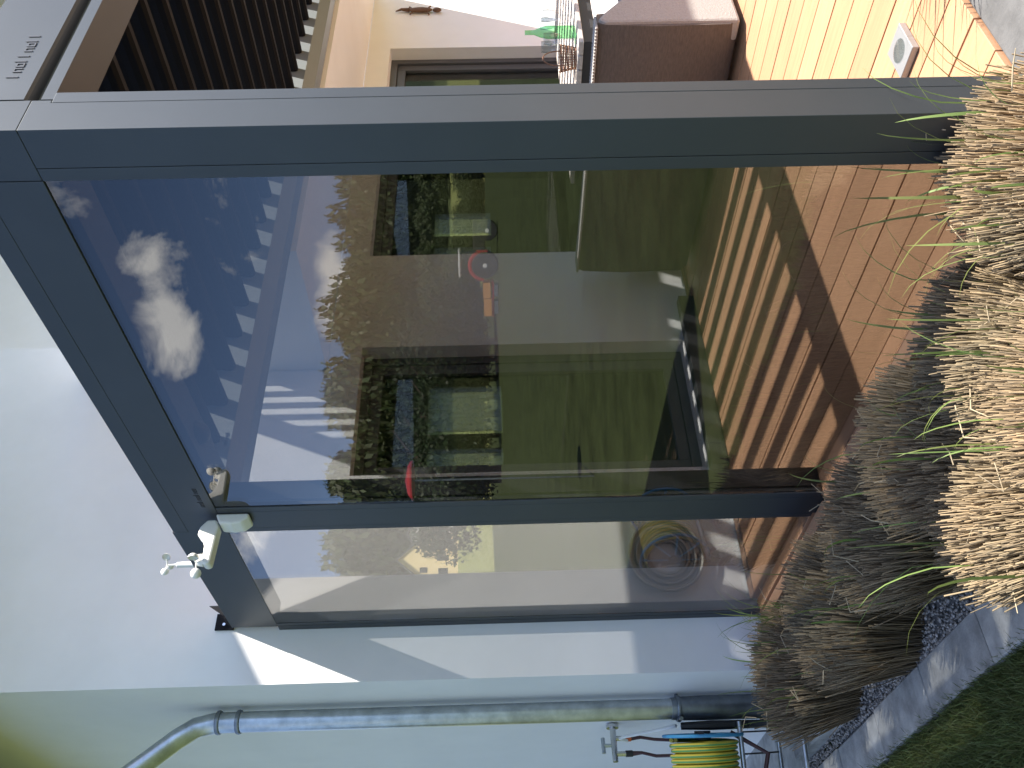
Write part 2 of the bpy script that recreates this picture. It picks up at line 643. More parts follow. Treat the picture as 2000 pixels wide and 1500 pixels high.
def blades(n, x0, x1, y0, y1, z, hmin, hmax, w):
    b = np.stack([rng.uniform(x0, x1, n), rng.uniform(y0, y1, n), np.full(n, z)], 1)
    h = rng.uniform(hmin, hmax, n)
    a = rng.uniform(0, 6.28, n)
    lean = rng.uniform(0.1, 1.0, n) * h
    la = rng.uniform(0, 6.28, n)
    wv = np.stack([np.cos(a), np.sin(a), np.zeros(n)], 1) * w
    mid = b + np.stack([np.cos(la) * lean * .35, np.sin(la) * lean * .35, h * .6], 1)
    top = b + np.stack([np.cos(la) * lean, np.sin(la) * lean, h], 1)
    vs = np.stack([b - wv, b + wv, mid + wv * .8, mid - wv * .8, top], 1)
    f = np.array([(0, 1, 2), (0, 2, 3), (3, 2, 4)])
    return vs.reshape(-1, 3), (f[None] + 5 * np.arange(n)[:, None, None]).reshape(-1, 3)


v1, f1 = blades(70000, -0.15, 0.962, 1.7, 4.9, -0.252, .02, .05, .0018)
npmesh('lawn_grass', v1, f1, M['turf'], kind='stuff')

# ------------------------------------------------------------------ house
house = empty('house', (1.5, 4.19, -0.25), 'white rendered house with a balcony and a grey framed window wall behind the terrace', 'house')


def roofz(x):
    return 5.506 + .64 * (x - 2.975)


Y0, Y1 = 4.19, 4.40
X0 = 1.5
XR = 12.0
w1 = (4.42, 6.98, 0.06, 2.12)
w2 = (2.66, 3.60, 0.10, 2.11)
mb = MB()
mb.prism([(X0, -0.4), (w2[0], -0.4), (w2[0], roofz(w2[0]) - .01), (X0, roofz(X0) - .01)], 1, Y0, Y1)
mb.prism([(w2[0], w2[3]), (w2[1], w2[3]), (w2[1], roofz(w2[1]) - .01), (w2[0], roofz(w2[0]) - .01)], 1, Y0, Y1)
mb.box((w2[0], Y0, -.4), (w2[1], Y1, w2[2]))
mb.box((w2[1], Y0, -.4), (w1[0], Y1, 2.31))
mb.box((w1[0], Y0, w1[3]), (w1[1], Y1, 2.31))
mb.box((w1[0], Y0, -.4), (w1[1], Y1, w1[2]))
mb.box((w1[1], Y0, -.4), (XR, Y1, 2.31))
mb.prism([(w2[1], 2.31), (3.657, 2.31), (3.657, roofz(3.657) - .01), (w2[1], roofz(w2[1]) - .01)], 1, Y0, Y1)
bmx = mb.build('garden_wall', M['stucco'], house)
MB().prism([(Y1, -.4), (12, -.4), (12, roofz(X0) - .02), (Y1, roofz(X0) - .02)], 0, X0, X0 + .2).build('side_wall', M['stucco'], house)
MB().prism([(3.657, 2.665), (XR, 2.665), (XR, 5), (8.3, 8.9), (3.657, roofz(3.657) - .02)], 1, 5.2, 5.4).build('upper_wall', M['stucco'], house)
MB().box((3.50, Y1, 2.665), (3.655, 5.2, 5.9)).build('upper_wall', M['stucco'], house)
# roof: verge oversails the garden front, eave oversails the side wall
t = .22
xe, xr, yr0, yr1 = .75, 7.5, 2.69, 12.3
MB().prism([(xe, roofz(xe)), (xr, roofz(xr)), (2 * xr - xe, roofz(xe)), (2 * xr - xe, roofz(xe) + t), (xr, roofz(xr) + t), (xe, roofz(xe) + t)], 1, yr0, yr1).build('roof', M['roof'], house)
MB().tube([(xe - .06, yr0, roofz(xe) + .02), (xe - .06, yr1, roofz(xe) + .02)], .065, 12).build('gutter', M['zinc'], house, smooth=True)
# balcony
MB().box((3.43, 3.205, 2.31), (7.9, Y0 - .003, 2.66)).build('balcony_slab', M['stucco'], house)
rail = MB().box((3.43, 3.205, 2.662), (3.475, Y0 - .003, 2.86)).build('balcony_railing', M['paint'], house)
child(MB().box((3.43, 3.205, 3.53), (3.475, Y0 - .003, 3.76)).build('top_rail', M['paint']), rail)
yy = 3.21
while yy < 4.15:
    child(MB().box((3.435, yy, 2.862), (3.443, yy + .046, 3.528)).build('rail_slat', M['paint']), rail)
    yy += .104
rail2 = MB().box((3.48, 3.205, 3.60), (7.9, 3.25, 3.76)).build('balcony_railing', M['paint'], house)
yy = 3.5
while yy < 7.8:
    child(MB().box((yy, 3.21, 2.662), (yy + .05, 3.245, 3.598)).build('rail_slat', M['paint']), rail2)
    yy += .14
# rooms behind the glass
mb = MB()
mb.box((1.75, 4.41, -0.02), (11.9, 10, 0.0))
mb.box((1.75, 4.41, 2.3), (11.9, 10, 2.305))
mb.box((1.74, 4.41, 0), (1.75, 10, 2.3)).box((11.9, 4.41, 0), (11.92, 10, 2.3))
openings = [(6.17, 6.72, 1.2, 2.25), (6.98, 7.78, 1.2, 2.25), (10.45, 10.68, 1.3, 2.25), (10.98, 11.5, 1.3, 2.25)]
xa = 1.75
for (a, b, c0, c1) in openings:
    mb.box((xa, 10, 0), (a, 10.1, 2.3)).box((a, 10, 0), (b, 10.1, c0)).box((a, 10, c1), (b, 10.1, 2.3))
    xa = b
mb.box((xa, 10, 0), (11.9, 10.1, 2.3))
mb.build('interior', M['room'], house)
for (a, b, c0, c1) in openings:
    vs, fs = [], []
    for i in range(25):
        q = a + .01 + (b - a - .02) * i / 24
        yv = 9.96 + .018 * math.sin(i * 1.7)
        vs += [(q, yv, c0 + .01), (q, yv, c1 - .01)]
        if i:
            fs.append((2 * i - 2, 2 * i, 2 * i + 1, 2 * i - 1))
    MB().add(vs, fs).build('brightening_sheet', M['sheer'], house)  # translucent white sheets added to lighten the far window openings


def window(x0, x1, z0, z1, splits):
    ya, yb = 4.30, 4.37
    f = .055
    w = MB().box((x0, ya, z0), (x0 + f, yb, z1)).box((x1 - f, ya, z0), (x1, yb, z1)).box((x0 + f, ya, z1 - f), (x1 - f, yb, z1)) \
        .box((x0 + f, ya, z0), (x1 - f, yb, z0 + f)).build('window', M['frame'], house, bevel=.003)
    xs = [x0 + f] + splits + [x1 - f]
    for i in range(len(xs) - 1):
        a, b = xs[i] + .003, xs[i + 1] - .003
        dy = .012 * (i % 2)
        g = .07
        s = MB().box((a, ya + .01 + dy, z0 + f + .003), (a + g, yb - .015 + dy, z1 - f - .003)) \
            .box((b - g, ya + .01 + dy, z0 + f + .003), (b, yb - .015 + dy, z1 - f - .003)) \
            .box((a + g, ya + .01 + dy, z1 - f - g), (b - g, yb - .015 + dy, z1 - f - .003)) \
            .box((a + g, ya + .01 + dy, z0 + f + .003), (b - g, yb - .015 + dy, z0 + f + g)).build('sash', M['frame'], bevel=.003)
        child(s, w)
        child(MB().box((a + g, 4.335 + dy, z0 + f + g), (b - g, 4.341 + dy, z1 - f - g)).build('pane', M['pane']), w)
    return w


window(*w1, [5.70])
window(*w2, [])
MB().box((w2[0] - .04, 4.10, 0.002), (w2[1] + .3, 4.171, 0.10)).build('window_sill', M['dark'], house, bevel=.003)
MB().box((w1[0], 4.10, 0.002), (w1[1], 4.171, 0.055)).build('window_sill', M['dark'], house, bevel=.003)
# downpipe
dp = MB().tube([(1.427, 4.50, 0.42), (1.427, 4.50, 2.62), (1.425, 4.50, 2.72), (1.405, 4.50, 2.81), (1.355, 4.50, 2.89), (1.29, 4.50, 2.97), (.72, 4.50, 3.68), (.70, 4.50, 3.86)], .05, 20)
dp = dp.build('downpipe', M['zinc'], house, smooth=True)
child(MB().lathe((1.427, 4.50, 0), [(.055, -.10), (.059, -.095), (.059, .30), (.056, .40), (.053, .44)], 20).build('pipe_boot', M['zincd'], smooth=True), dp)
for z, r0 in ((.405, .062), (2.60, .056), (2.70, .056)):
    child(MB().lathe((1.427, 4.50, 0), [(.05, z - .012), (r0, z - .010), (r0 + .003, z), (r0, z + .010), (.05, z + .012)], 20).build('pipe_clamp', M['zincd'], smooth=True), dp)
child(MB().tube([(1.427 + .05, 4.5, .405), (1.499, 4.5, .405)], .008, 8).build('wall_anchor', M['zincd']), dp)
child(MB().tube([(1.37, 4.47, .405), (1.36, 4.44, .405)], .010, 8).build('bolt', M['zincd']), dp)
a = Vector((1.12, 4.5, 3.18)); dirv = Vector((-.57, 0, .71)).normalized()
child(MB().tube([a, a + dirv * .03], .055, 20).build('pipe_clamp', M['zincd'], smooth=True), dp)

# ------------------------------------------------------------------ pergola
pg = empty('pergola', (1.77, 1.254, 0), 'anthracite aluminium louvred pergola with two tinted glass side panes on the deck', 'pergola')
A = M['alu']
B_ = .0016
MB().box((1.770, 1.254, -.005), (1.878, 1.3650, 2.385)).box((1.770, 1.3665, -.005), (1.878, 1.404, 2.385)) \
    .box((1.8795, 1.254, -.005), (1.92, 1.404, 2.335)).box((1.776, 1.26, 0), (1.914, 1.398, 2.33)).build('post', A, pg, bevel=B_)
MB().box((1.772, 1.255, 2.387), (1.8905, 1.404, 2.600)).box((1.8795, 1.2555, 2.337), (1.8905, 1.404, 2.386)).build('corner_block', A, pg, bevel=B_)
# side beam in two profiles with a shadow line
MB().box((1.770, 1.405, 2.385), (1.92, 3.181, 2.5392)).box((1.7712, 1.405, 2.5404), (1.92, 3.181, 2.600)) \
    .box((1.785, 1.405, 2.352), (1.915, 3.03, 2.384)).build('side_beam', A, pg, bevel=B_)
MB().box((1.772, 3.1835, 2.382), (1.90, 4.150, 2.606)).build('infill_beam', A, pg, bevel=B_)
MB().prism([(1.254, 2.600), (1.254, 2.406), (1.262, 2.402), (1.285, 2.396), (1.290, 2.384), (1.280, 2.374), (1.262, 2.368), (1.255, 2.365),
            (1.255, 2.335), (1.385, 2.335), (1.385, 2.600)][::-1], 0, 1.893, 7.0).build('front_beam', A, pg)
MB().prism([(3.19, 2.335), (3.19, 2.600), (3.05, 2.600), (3.05, 2.395), (3.09, 2.335)], 0, 1.9205, 7.0).build('wall_beam', M['alu_beam'], pg)
MB().box((7.003, 1.254, 2.335), (7.15, 3.19, 2.600)).build('side_beam', A, pg, bevel=B_)
MB().box((7.003, 1.254, 0), (7.15, 1.404, 2.333)).build('post', A, pg, bevel=B_)
MB().box((7.003, 3.04, 0), (7.15, 3.19, 2.333)).build('post', A, pg, bevel=B_)
# middle post and wall profile
MB().box((1.770, 3.000, .004), (1.885, 3.0300, 2.384)).box((1.770, 3.0315, -.02), (1.885, 3.1600, 2.384)).box((1.770, 3.1615, .001), (1.885, 3.190, 2.381)) \
    .box((1.776, 3.006, .01), (1.879, 3.184, 2.38)).build('post', A, pg, bevel=B_)
MB().box((1.800, 2.992, .004), (1.884, 2.9985, 2.34)).build('darkening_strip', M['black'], pg)  # black strip added to darken the inner face of the middle post
MB().box((1.770, 4.146, 0.0), (1.80, 4.188, 2.381)).box((1.772, 4.118, 0.0), (1.83, 4.1445, 2.381)).build('wall_profile', A, pg, bevel=B_)
MB().box((1.775, 1.4055, 0.004), (1.783, 2.999, 2.3845)).build('glass_pane', M['glass'], pg)
MB().box((1.775, 3.1905, 0.004), (1.783, 4.117, 2.3815)).build('glass_pane', M['glass'], pg)
# louvres
lv = None
for i in range(25):
    xc = 2.133 + .195 * i
    if xc > 6.95:
        break
    if lv is None:
        mb = MB()
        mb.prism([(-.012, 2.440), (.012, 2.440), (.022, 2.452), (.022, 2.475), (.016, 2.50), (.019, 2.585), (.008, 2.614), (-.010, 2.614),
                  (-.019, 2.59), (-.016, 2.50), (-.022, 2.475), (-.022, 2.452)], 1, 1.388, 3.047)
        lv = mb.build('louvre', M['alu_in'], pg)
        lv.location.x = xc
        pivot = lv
    else:
        o = lv.copy()
        COL.objects.link(o)
        o.location.x = xc
# brackets, lamp cap and glass catch
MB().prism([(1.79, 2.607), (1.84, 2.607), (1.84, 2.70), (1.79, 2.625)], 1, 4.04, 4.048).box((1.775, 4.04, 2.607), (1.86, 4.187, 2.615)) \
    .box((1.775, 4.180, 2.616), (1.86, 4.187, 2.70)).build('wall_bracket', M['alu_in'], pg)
MB().tube([(1.80, 4.168, 2.655), (1.80, 4.181, 2.655)], .008, 6).build('bolt', M['steel'], pg)
MB().ell((1.85, 2.60, 2.356), (.035, .06, .045), vmin=-1, vmax=0).build('cable_cover', M['black'], pg, smooth=True)


def strokes(name, o0, ux, uz, n, seed, m, h, parent):
    """small raised lettering too blurred in the photo to read: a row of letter-like strokes"""
    q = random.Random(seed)
    mb = MB()
    o0, ux, uz = Vector(o0), Vector(ux), Vector(uz)
    nrm = uz.cross(ux)

    def bar(a, b, c, d):
        pts = [o0 + ux * a + uz * c, o0 + ux * b + uz * c, o0 + ux * b + uz * d, o0 + ux * a + uz * d]
        off = nrm * -.0012
        if off.length == 0:
            off = Vector((0, 0, 0))
        mb.add([p for p in pts] + [p + off for p in pts], [(0, 1, 2, 3), (7, 6, 5, 4), (0, 4, 5, 1), (1, 5, 6, 2), (2, 6, 7, 3), (3, 7, 4, 0)])
    w = h * .62
    for i in range(n):
        a = i * w * 1.25
        kind = i % 4 if seed == 1 else (i + 1) % 3
        th = h * .16
        bar(a, a + th, 0, h if kind in (0, 3) else h * .7)
        if kind in (1, 2):
            bar(a + w - th, a + w, 0, h * .7)
            bar(a + th, a + w - th, h * .58, h * .7)
        if kind == 2:
            bar(a + th, a + w - th, 0, h * .12)
    return mb.build(name, m, parent)


strokes('lettering', (1.985, 1.2532, 2.448), (1, 0, 0), (0, 0, 1), 9, 1, M['frame'], .030, pg)
strokes('lettering', (1.7688, 2.985, 2.418), (0, -1, 0), (0, 0, 1), 8, 2, M['dark'], .022, pg)
strokes('lettering', (2.10, 3.0488, 2.408), (1, 0, 0), (0, 0, 1), 6, 3, M['dark'], .016, pg)

# ------------------------------------------------------------------ wind sensors


def cups(mb, c, rad, cr, n=3, ph=0.3):
    for k in range(n):
        a = ph + 2 * math.pi * k / n
        d = Vector((math.cos(a), math.sin(a), 0))
        t = Vector((-d.y, d.x, 0))
        M3 = Matrix((d, Vector((0, 0, 1)), t)).transposed()
        mb.ell(Vector(c) + d * rad, (cr, cr, cr * .95), 12, 6, M3, 0, 1.0)
        mb.ell(Vector(c) + d * rad, (cr * .9, cr * .9, cr * .85), 12, 6, M3, 0, 1.0)
        mb.tube([Vector(c), Vector(c) + d * (rad - cr * .6)], .003, 6)


ws = empty('wind_sensor', (1.77, 3.08, 2.33), 'white angled wind and sun sensor screwed to the corner above the middle post', 'wind sensor', 'wind sensors on the pergola')
MB().prism([(1.768, 2.262), (1.752, 2.258), (1.728, 2.285), (1.722, 2.325), (1.726, 2.372), (1.768, 2.392)], 1, 3.035, 3.115).build('housing', M['white'], ws, bevel=.008)
MB().prism([(1.752, 2.390), (1.720, 2.376), (1.566, 2.383), (1.559, 2.400), (1.567, 2.416), (1.640, 2.419), (1.666, 2.430), (1.688, 2.454), (1.720, 2.450), (1.752, 2.425)],
           1, 3.052, 3.104).build('arm', M['white'], ws, bevel=.008)
MB().tube([(1.580, 3.078, 2.415), (1.580, 3.078, 2.437)], [.017, .013], 14).build('rotor_hub', M['white'], ws, smooth=True)
mb = MB()
cups(mb, (1.580, 3.078, 2.444), .040, .021, 3, .5)
mb.build('cup_rotor', M['white'], ws, smooth=True)
ws2 = empty('wind_sensor', (1.80, 3.52, 2.606), 'slim white cup anemometer on a short stem on top of the beam', 'wind sensor', 'wind sensors on the pergola')
MB().tube([(1.80, 3.52, 2.607), (1.80, 3.52, 2.690), (1.80, 3.52, 2.695), (1.80, 3.52, 2.73)], [.014, .013, .006, .005], 12).build('stem', M['white'], ws2, smooth=True)
mb = MB()
cups(mb, (1.80, 3.52, 2.735), .036, .018, 3, 1.2)
mb.build('cup_rotor', M['white'], ws2, smooth=True)

# ------------------------------------------------------------------ dry ornamental grasses


def clump(cx, cy, rb, rt, L, n, ng, seed, label, flat=.06, lean=(0, 0)):
    n = int(n * 1.15)
    ng = int(ng * .42)
    g = np.random.default_rng(seed)
    root = empty('grass_clump', (cx, cy, -.25), label, 'ornamental grass', 'cut-back ornamental grass clumps along the deck')
    a = g.uniform(0, 6.28, n)
    u = np.sqrt(g.random(n))
    base = np.stack([np.cos(a) * u * rb, np.sin(a) * u * rb, np.zeros(n)], 1)
    hh = L * (1 - flat * u ** 2 * 3) + g.normal(0, .018, n) - g.random(n) ** 6 * .15
    top = np.stack([np.cos(a) * u * rt + lean[0], np.sin(a) * u * rt + lean[1], hh], 1)
    top[:, :2] += g.normal(0, .016, (n, 2))
    mid = base * .45 + top * .55
    mid[:, 2] += .015
    mid[:, :2] += g.normal(0, .008, (n, 2))
    r = g.uniform(.0014, .0030, n)[:, None, None]
    k = np.arange(3) * 2.0944
    vs = []
    for P in (base, mid, top):
        ring = np.stack([np.cos(k), np.sin(k), 0 * k], 1)[None] * r + P[:, None]
        vs.append(ring)
    vs = np.concatenate(vs, 1)                       # n,9,3
    f = []
    for s in (0, 3):
        for i in range(3):
            j = (i + 1) % 3
            f += [(s + i, s + j, s + j + 3), (s + i, s + j + 3, s + i + 3)]
    f.append((6, 7, 8))
    f = np.array(f)
    off = np.array([cx, cy, -.25])
    npmesh('dry_stems', (vs + off).reshape(-1, 3), (f[None] + 9 * np.arange(n)[:, None, None]).reshape(-1, 3), M['straw'], root, kind='stuff')
    # young green blades
    V, Fc = [], []
    for q in range(ng):
        a0 = g.uniform(0, 6.28)
        u0 = math.sqrt(g.random()) * 1.0
        p0 = np.array([math.cos(a0) * u0 * rt * .9 + lean[0] * .8, math.sin(a0) * u0 * rt * .9 + lean[1] * .8, L * .62])
        dr = np.array([math.cos(a0 + g.normal(0, .6)), math.sin(a0 + g.normal(0, .6))])
        ln = g.uniform(.10, .34)
        out = g.uniform(.15, .75) * ln
        w = g.uniform(.0014, .0034)
        wd_ = np.array([-dr[1], dr[0], 0]) * w
        o = len(V)
        ns = 6
        for s in range(ns):
            t_ = s / (ns - 1)
            P = p0 + np.array([dr[0] * out * t_ ** 1.6, dr[1] * out * t_ ** 1.6, ln * (t_ - .28 * t_ ** 3) + .12 * (t_ > 0)])
            ww = wd_ * (1 - t_ ** 2 * .95)
            V += [P - ww, P + ww]
            if s:
                Fc.append((o + 2 * s - 2, o + 2 * s - 1, o + 2 * s + 1, o + 2 * s))
    npmesh('green_blades', np.array(V) + off, np.array(Fc), M['blade'], root, kind='stuff')
    # broken pale straws
    mb = MB()
    for q in range(10):
        a0, u0 = g.uniform(0, 6.28), math.sqrt(g.random())
        p = Vector((cx + lean[0] + math.cos(a0) * u0 * rt, cy + lean[1] + math.sin(a0) * u0 * rt, -.25 + L * g.uniform(.75, 1.02)))
        d = Vector((g.normal(), g.normal(), g.normal() * .5)).normalized()
        e = Vector((g.normal(), g.normal(), g.normal() * .6)).normalized()
        l1 = g.uniform(.03, .09)
        mb.tube([p, p + d * l1, p + d * l1 + e * l1 * .9], [.0016, .0018, .001], 5)
    mb.build('broken_straw', M['strawpale'], root, kind='stuff')
    return root


clump(1.36, 3.86, .19, .29, .40, 1500, 60, 1, 'dark leaning grass clump against the house wall, nearest the downpipe')
clump(1.33, 3.20, .20, .29, .42, 1700, 25, 2, 'big grey brown grass clump below the left glass pane', lean=(.02, -.03))
clump(1.38, 2.62, .18, .26, .42, 1600, 20, 3, 'greyish shaded grass clump straight below the middle post')
clump(1.40, 2.14, .17, .25, .44, 1600, 20, 13, 'dark grey grass clump behind the golden one, in front of the wide glass pane')
clump(1.13, 2.00, .18, .24, .36, 1700, 25, 4, 'golden sunlit grass clump nearest the mowing stones', lean=(-.02, 0))
clump(1.43, 1.72, .16, .22, .41, 1500, 60, 5, 'grass clump close to the deck edge with fresh green blades')
clump(1.16, 1.56, .19, .26, .38, 1700, 50, 6, 'pale sunlit grass clump at the very bottom of the picture', lean=(.02, 0))
clump(1.58, 1.27, .16, .23, .45, 1700, 110, 7, 'bright grass clump hiding the foot of the front post')
clump(1.58, 3.72, .05, .08, .30, 60, 45, 8, 'small loose green tuft growing beside the deck corner')
clump(2.62, .96, .10, .26, .50, 500, 420, 9, 'tall leafy grass clump in front of the deck at the right')
clump(3.02, .92, .10, .28, .52, 500, 420, 10, 'second leafy grass clump along the front kerb, further from the post')

# ------------------------------------------------------------------ terrace things
# square steel floor light
fl = empty('floor_light', (2.43, 1.495, 0), 'small square steel floor light standing on the sunny deck', 'floor light')
MB().box((2.362, 1.442, .001), (2.498, 1.548, .022)).build('housing', M['satin'], fl, bevel=.002)
MB().lathe((2.43, 1.495, .0225), [(.036, 0), (.036, .003), (.028, .006), (.012, .008)], 24).build('lens', M['pane'], fl, smooth=True)

so = empty('rattan_sofa', (4.5, 3.2, 0), 'brown rattan sofa with a pale seat seen from its back corner', 'sofa')
# curved outer shell: back, side and seat base
mb = MB()
N = 14
pts = []
for i in range(N + 1):
    y = 2.33 + (4.02 - 2.33) * i / N
    pts.append((4.06 - .04 * math.sin(math.pi * i / N), y))
vs, fs = [], []
for (px, py) in pts:
    for dx, z in ((.03, .03), (-.01, .08), (-.02, .45), (0, .70), (.02, .735), (.10, .735), (.11, .68), (.13, .40), (.13, .03)):
        vs.append((px + dx, py, z))
kq = 9
for i in range(N):
    for j in range(kq):
        a, b = i * kq + j, i * kq + (j + 1) % kq
        fs.append((a, a + kq, b + kq, b))
fs.append(tuple(range(kq)))
fs.append(tuple(range(N * kq, N * kq + kq))[::-1])
mb.add(vs, fs)
mb.build('back_shell', M['rattan'], so, smooth=True)
MB().prism([(4.06, .03), (4.95, .03), (4.95, .50), (4.88, .56), (4.28, .60), (4.15, .70), (4.09, .735), (4.06, .70)], 1, 2.315, 2.43).build('arm', M['cushion'], so, bevel=.015)
MB().box((4.195, 2.44, .03), (4.92, 4.0, .30)).build('seat_base', M['rattan'], so, bevel=.02)
MB().box((4.20, 2.45, .305), (4.93, 4.0, .44)).build('seat_cushion', M['cushion'], so, bevel=.04)
mb = MB()
y = 2.345
while y < 4.01:
    i = (y - 2.33) / (4.02 - 2.33)
    mb.tube([(4.045 - .04 * math.sin(math.pi * i), y, .741), (4.155 - .04 * math.sin(math.pi * i), y, .741)], .008, 6)
    y += .0175
mb.build('rim_weave', M['cushion'], so, kind='stuff')

tb = empty('dining_table', (5.5, 3.3, 0), 'pale slatted garden table on a dark frame beside the sofa', 'table')
y = 2.80
while y < 3.78:
    MB().box((4.70, y, .722), (6.55, y + .085, .748)).build('slat', M['tablewood'], tb, bevel=.004)
    y += .095
MB().box((4.75, 2.83, .640), (6.50, 2.87, .72)).box((4.75, 3.70, .640), (6.50, 3.74, .72)).box((4.75, 2.871, .640), (4.79, 3.699, .72)).box((6.46, 2.871, .640), (6.5, 3.699, .72)).build('table_frame', M['dark'], tb)
for a in (4.76, 6.43):
    for b in (2.84, 3.67):
        MB().box((a, b, .001), (a + .06, b + .06, .639)).build('leg', M['dark'], tb)


def lathe_obj(name, loc, prof, m, label, cat, group=None):
    o = MB().lathe((0, 0, 0), prof, 20).build(name, m, smooth=True, label=label, cat=cat, group=group)
    o.location = loc
    return o


bt = lathe_obj('bottle', (4.98, 2.90, .749), [(.036, 0), (.038, .01), (.038, .17), (.030, .21), (.014, .25), (.013, .30), (.015, .305)], M['bottleglass'],
               'green glass bottle among the glasses on the garden table', 'bottle')
for i, (gx, gy, lb) in enumerate(((4.84, 2.86, 'drinking glass standing just in front of the green bottle'),
                                  (5.10, 2.86, 'drinking glass right of the green bottle on the table'),
                                  (5.02, 3.02, 'stemmed glass behind the green bottle on the table'),
                                  (5.22, 2.98, 'rightmost drinking glass on the garden table'))):
    lathe_obj('drinking_glass', (gx, gy, .749), [(.030, 0), (.028, .004), (.006, .01), (.005, .08), (.03, .11), (.038, .16), (.034, .20), (.033, .20), (.036, .16), (.028, .115)],
              M['drink'], lb, 'glass', 'glasses on the garden table')
bk = empty('wicker_basket', (4.84, 2.90, .749), 'small open wicker basket at the table corner', 'basket')
mb = MB()
for k in range(5):
    z = .752 + .022 * k
    r_ = .062 + .004 * k
    mb.tube([(4.84 + math.cos(a) * r_, 2.99 + math.sin(a) * r_, z) for a in np.linspace(0, 2 * math.pi, 22)], .0045, 6, False)
for a in np.linspace(0, 2 * math.pi, 14, endpoint=False):
    mb.tube([(4.84 + math.cos(a) * .06, 2.99 + math.sin(a) * .06, .752), (4.84 + math.cos(a) * .08, 2.99 + math.sin(a) * .08, .85)], .003, 5)
mb.build('weave', M['wicker'], bk)
MB().tube([(4.84 + .08 * math.cos(t), 2.99, .85 + .10 * math.sin(t)) for t in np.linspace(0, math.pi, 12)], .004, 6).build('handle', M['wicker'], bk)
# rusty gecko-like ornament on the wall
wo = MB().ell((7.56, 4.165, 1.88), (.035, .02, .11)).ell((7.555, 4.165, 1.73), (.028, .018, .04)).tube([(7.56, 4.165, 1.98), (7.58, 4.168, 2.05), (7.55, 4.17, 2.10)], [.02, .012, .005], 8) \
    .tube([(7.49, 4.17, 1.80), (7.56, 4.168, 1.83), (7.63, 4.17, 1.79)], .008, 6).tube([(7.50, 4.17, 1.97), (7.56, 4.168, 1.93), (7.62, 4.17, 1.98)], .008, 6) \
    .build('wall_ornament', M['brownbird'], smooth=True, label='small rust brown figure hanging on the white wall right of the window', cat='wall ornament')

# hose coil and socket on the wall behind the narrow pane
hc = MB()
for k in range(9):
    r_ = .095 + .013 * k
    hc.tube([(2.10 + r_ * math.cos(t) + .004 * math.sin(k * 2), 4.165 - .012 * (k % 3), .42 + r_ * .95 * math.sin(t)) for t in np.linspace(0, 2 * math.pi, 40)], .0075, 8, False)
hc.build('hose_coil', M['beige'], smooth=True, label='beige hose coiled on the wall behind the narrow glass pane', cat='hose')
sb = MB().box((2.10, 4.145, .245), (2.165, 4.188, .315)).build('socket_box', M['beige'], bevel=.006, label='small square socket box on the wall just below the beige hose coil', cat='socket')
MB().tube([(2.22, 4.178, .20), (2.165, 4.178, .265)], .004, 6).build('cable', M['white'], sb)

# ------------------------------------------------------------------ garden tap and hose reel
tp = empty('garden_tap', (1.5, 4.95, .69), 'chrome garden tap with twin hose couplings on the side wall', 'tap')
MB().tube([(1.499, 4.95, .69), (1.42, 4.95, .69), (1.30, 4.95, .69)], [.016, .017, .015], 12).tube([(1.49, 4.95, .69), (1.475, 4.95, .69)], .034, 16).build('body', M['steel'], tp, smooth=True)
MB().tube([(1.385, 4.95, .70), (1.385, 4.95, .745)], .010, 8).tube([(1.345, 4.95, .748), (1.425, 4.95, .748)], .011, 8).build('handle', M['zinc'], tp, smooth=True)
for a in (1.42, 1.34):
    MB().tube([(a, 4.95, .68), (a, 4.95, .63)], .013, 10).build('outlet', M['steel'], tp, smooth=True)
for k, (a, q) in enumerate(((1.42, (1.36, 4.80, .40)), (1.34, (1.27, 4.75, .42)))):
    MB().tube([(a, 4.95, .632), (a, 4.95, .595)], .017, 10).build('coupling', M['orange'] if k == 0 else M['black'], tp, smooth=True)
    MB().tube([(a, 4.95, .594), (a, 4.94, .545), (a * .5 + q[0] * .5, 4.88, .48), q], [.013, .0085, .0085, .0085], 10).build('hose', M['hosered'], tp, smooth=True)
MB().tube([(1.40, 4.93, .62), (1.405, 4.90, .66), (1.40, 4.85, .64), (1.39, 4.72, .48), (1.385, 4.64, .40)], .009, 8).build('hose', M['white'], tp, smooth=True)

ax = Vector((.955, -.295, 0)).normalized()
c0 = Vector((1.115, 4.565, .30))
up = Vector((0, 0, 1))
pv = ax.cross(up)
rl = empty('hose_reel', (1.105, 4.60, -.22), 'hose trolley with a yellow hose wound on a blue rimmed drum', 'hose reel')
M3 = Matrix((up, pv, ax)).transposed()
for layer, (rad, n) in enumerate(((.135, 15), (.156, 14))):
    mb = MB()
    pts = []
    rg = random.Random(layer)
    tot = n * 22
    for i in range(tot):
        t_ = i / 22 * 2 * math.pi
        s_ = -.17 + .34 * (i / tot) + .0012 * math.sin(t_ * .5 + layer)
        rr_ = rad + .004 * math.sin(t_ * .37 + layer * 2)
        pts.append(c0 + ax * s_ + (up * math.cos(t_) + pv * math.sin(t_)) * rr_)
    mb.tube(pts, .0105, 8, True)
    nf = len(mb.f)
    mb.m = [1 if (i % 8) in (2, 6) else 0 for i in range(nf)]
    mb.build('hose', [M['yellow'], M['green_stripe']], rl, smooth=True)
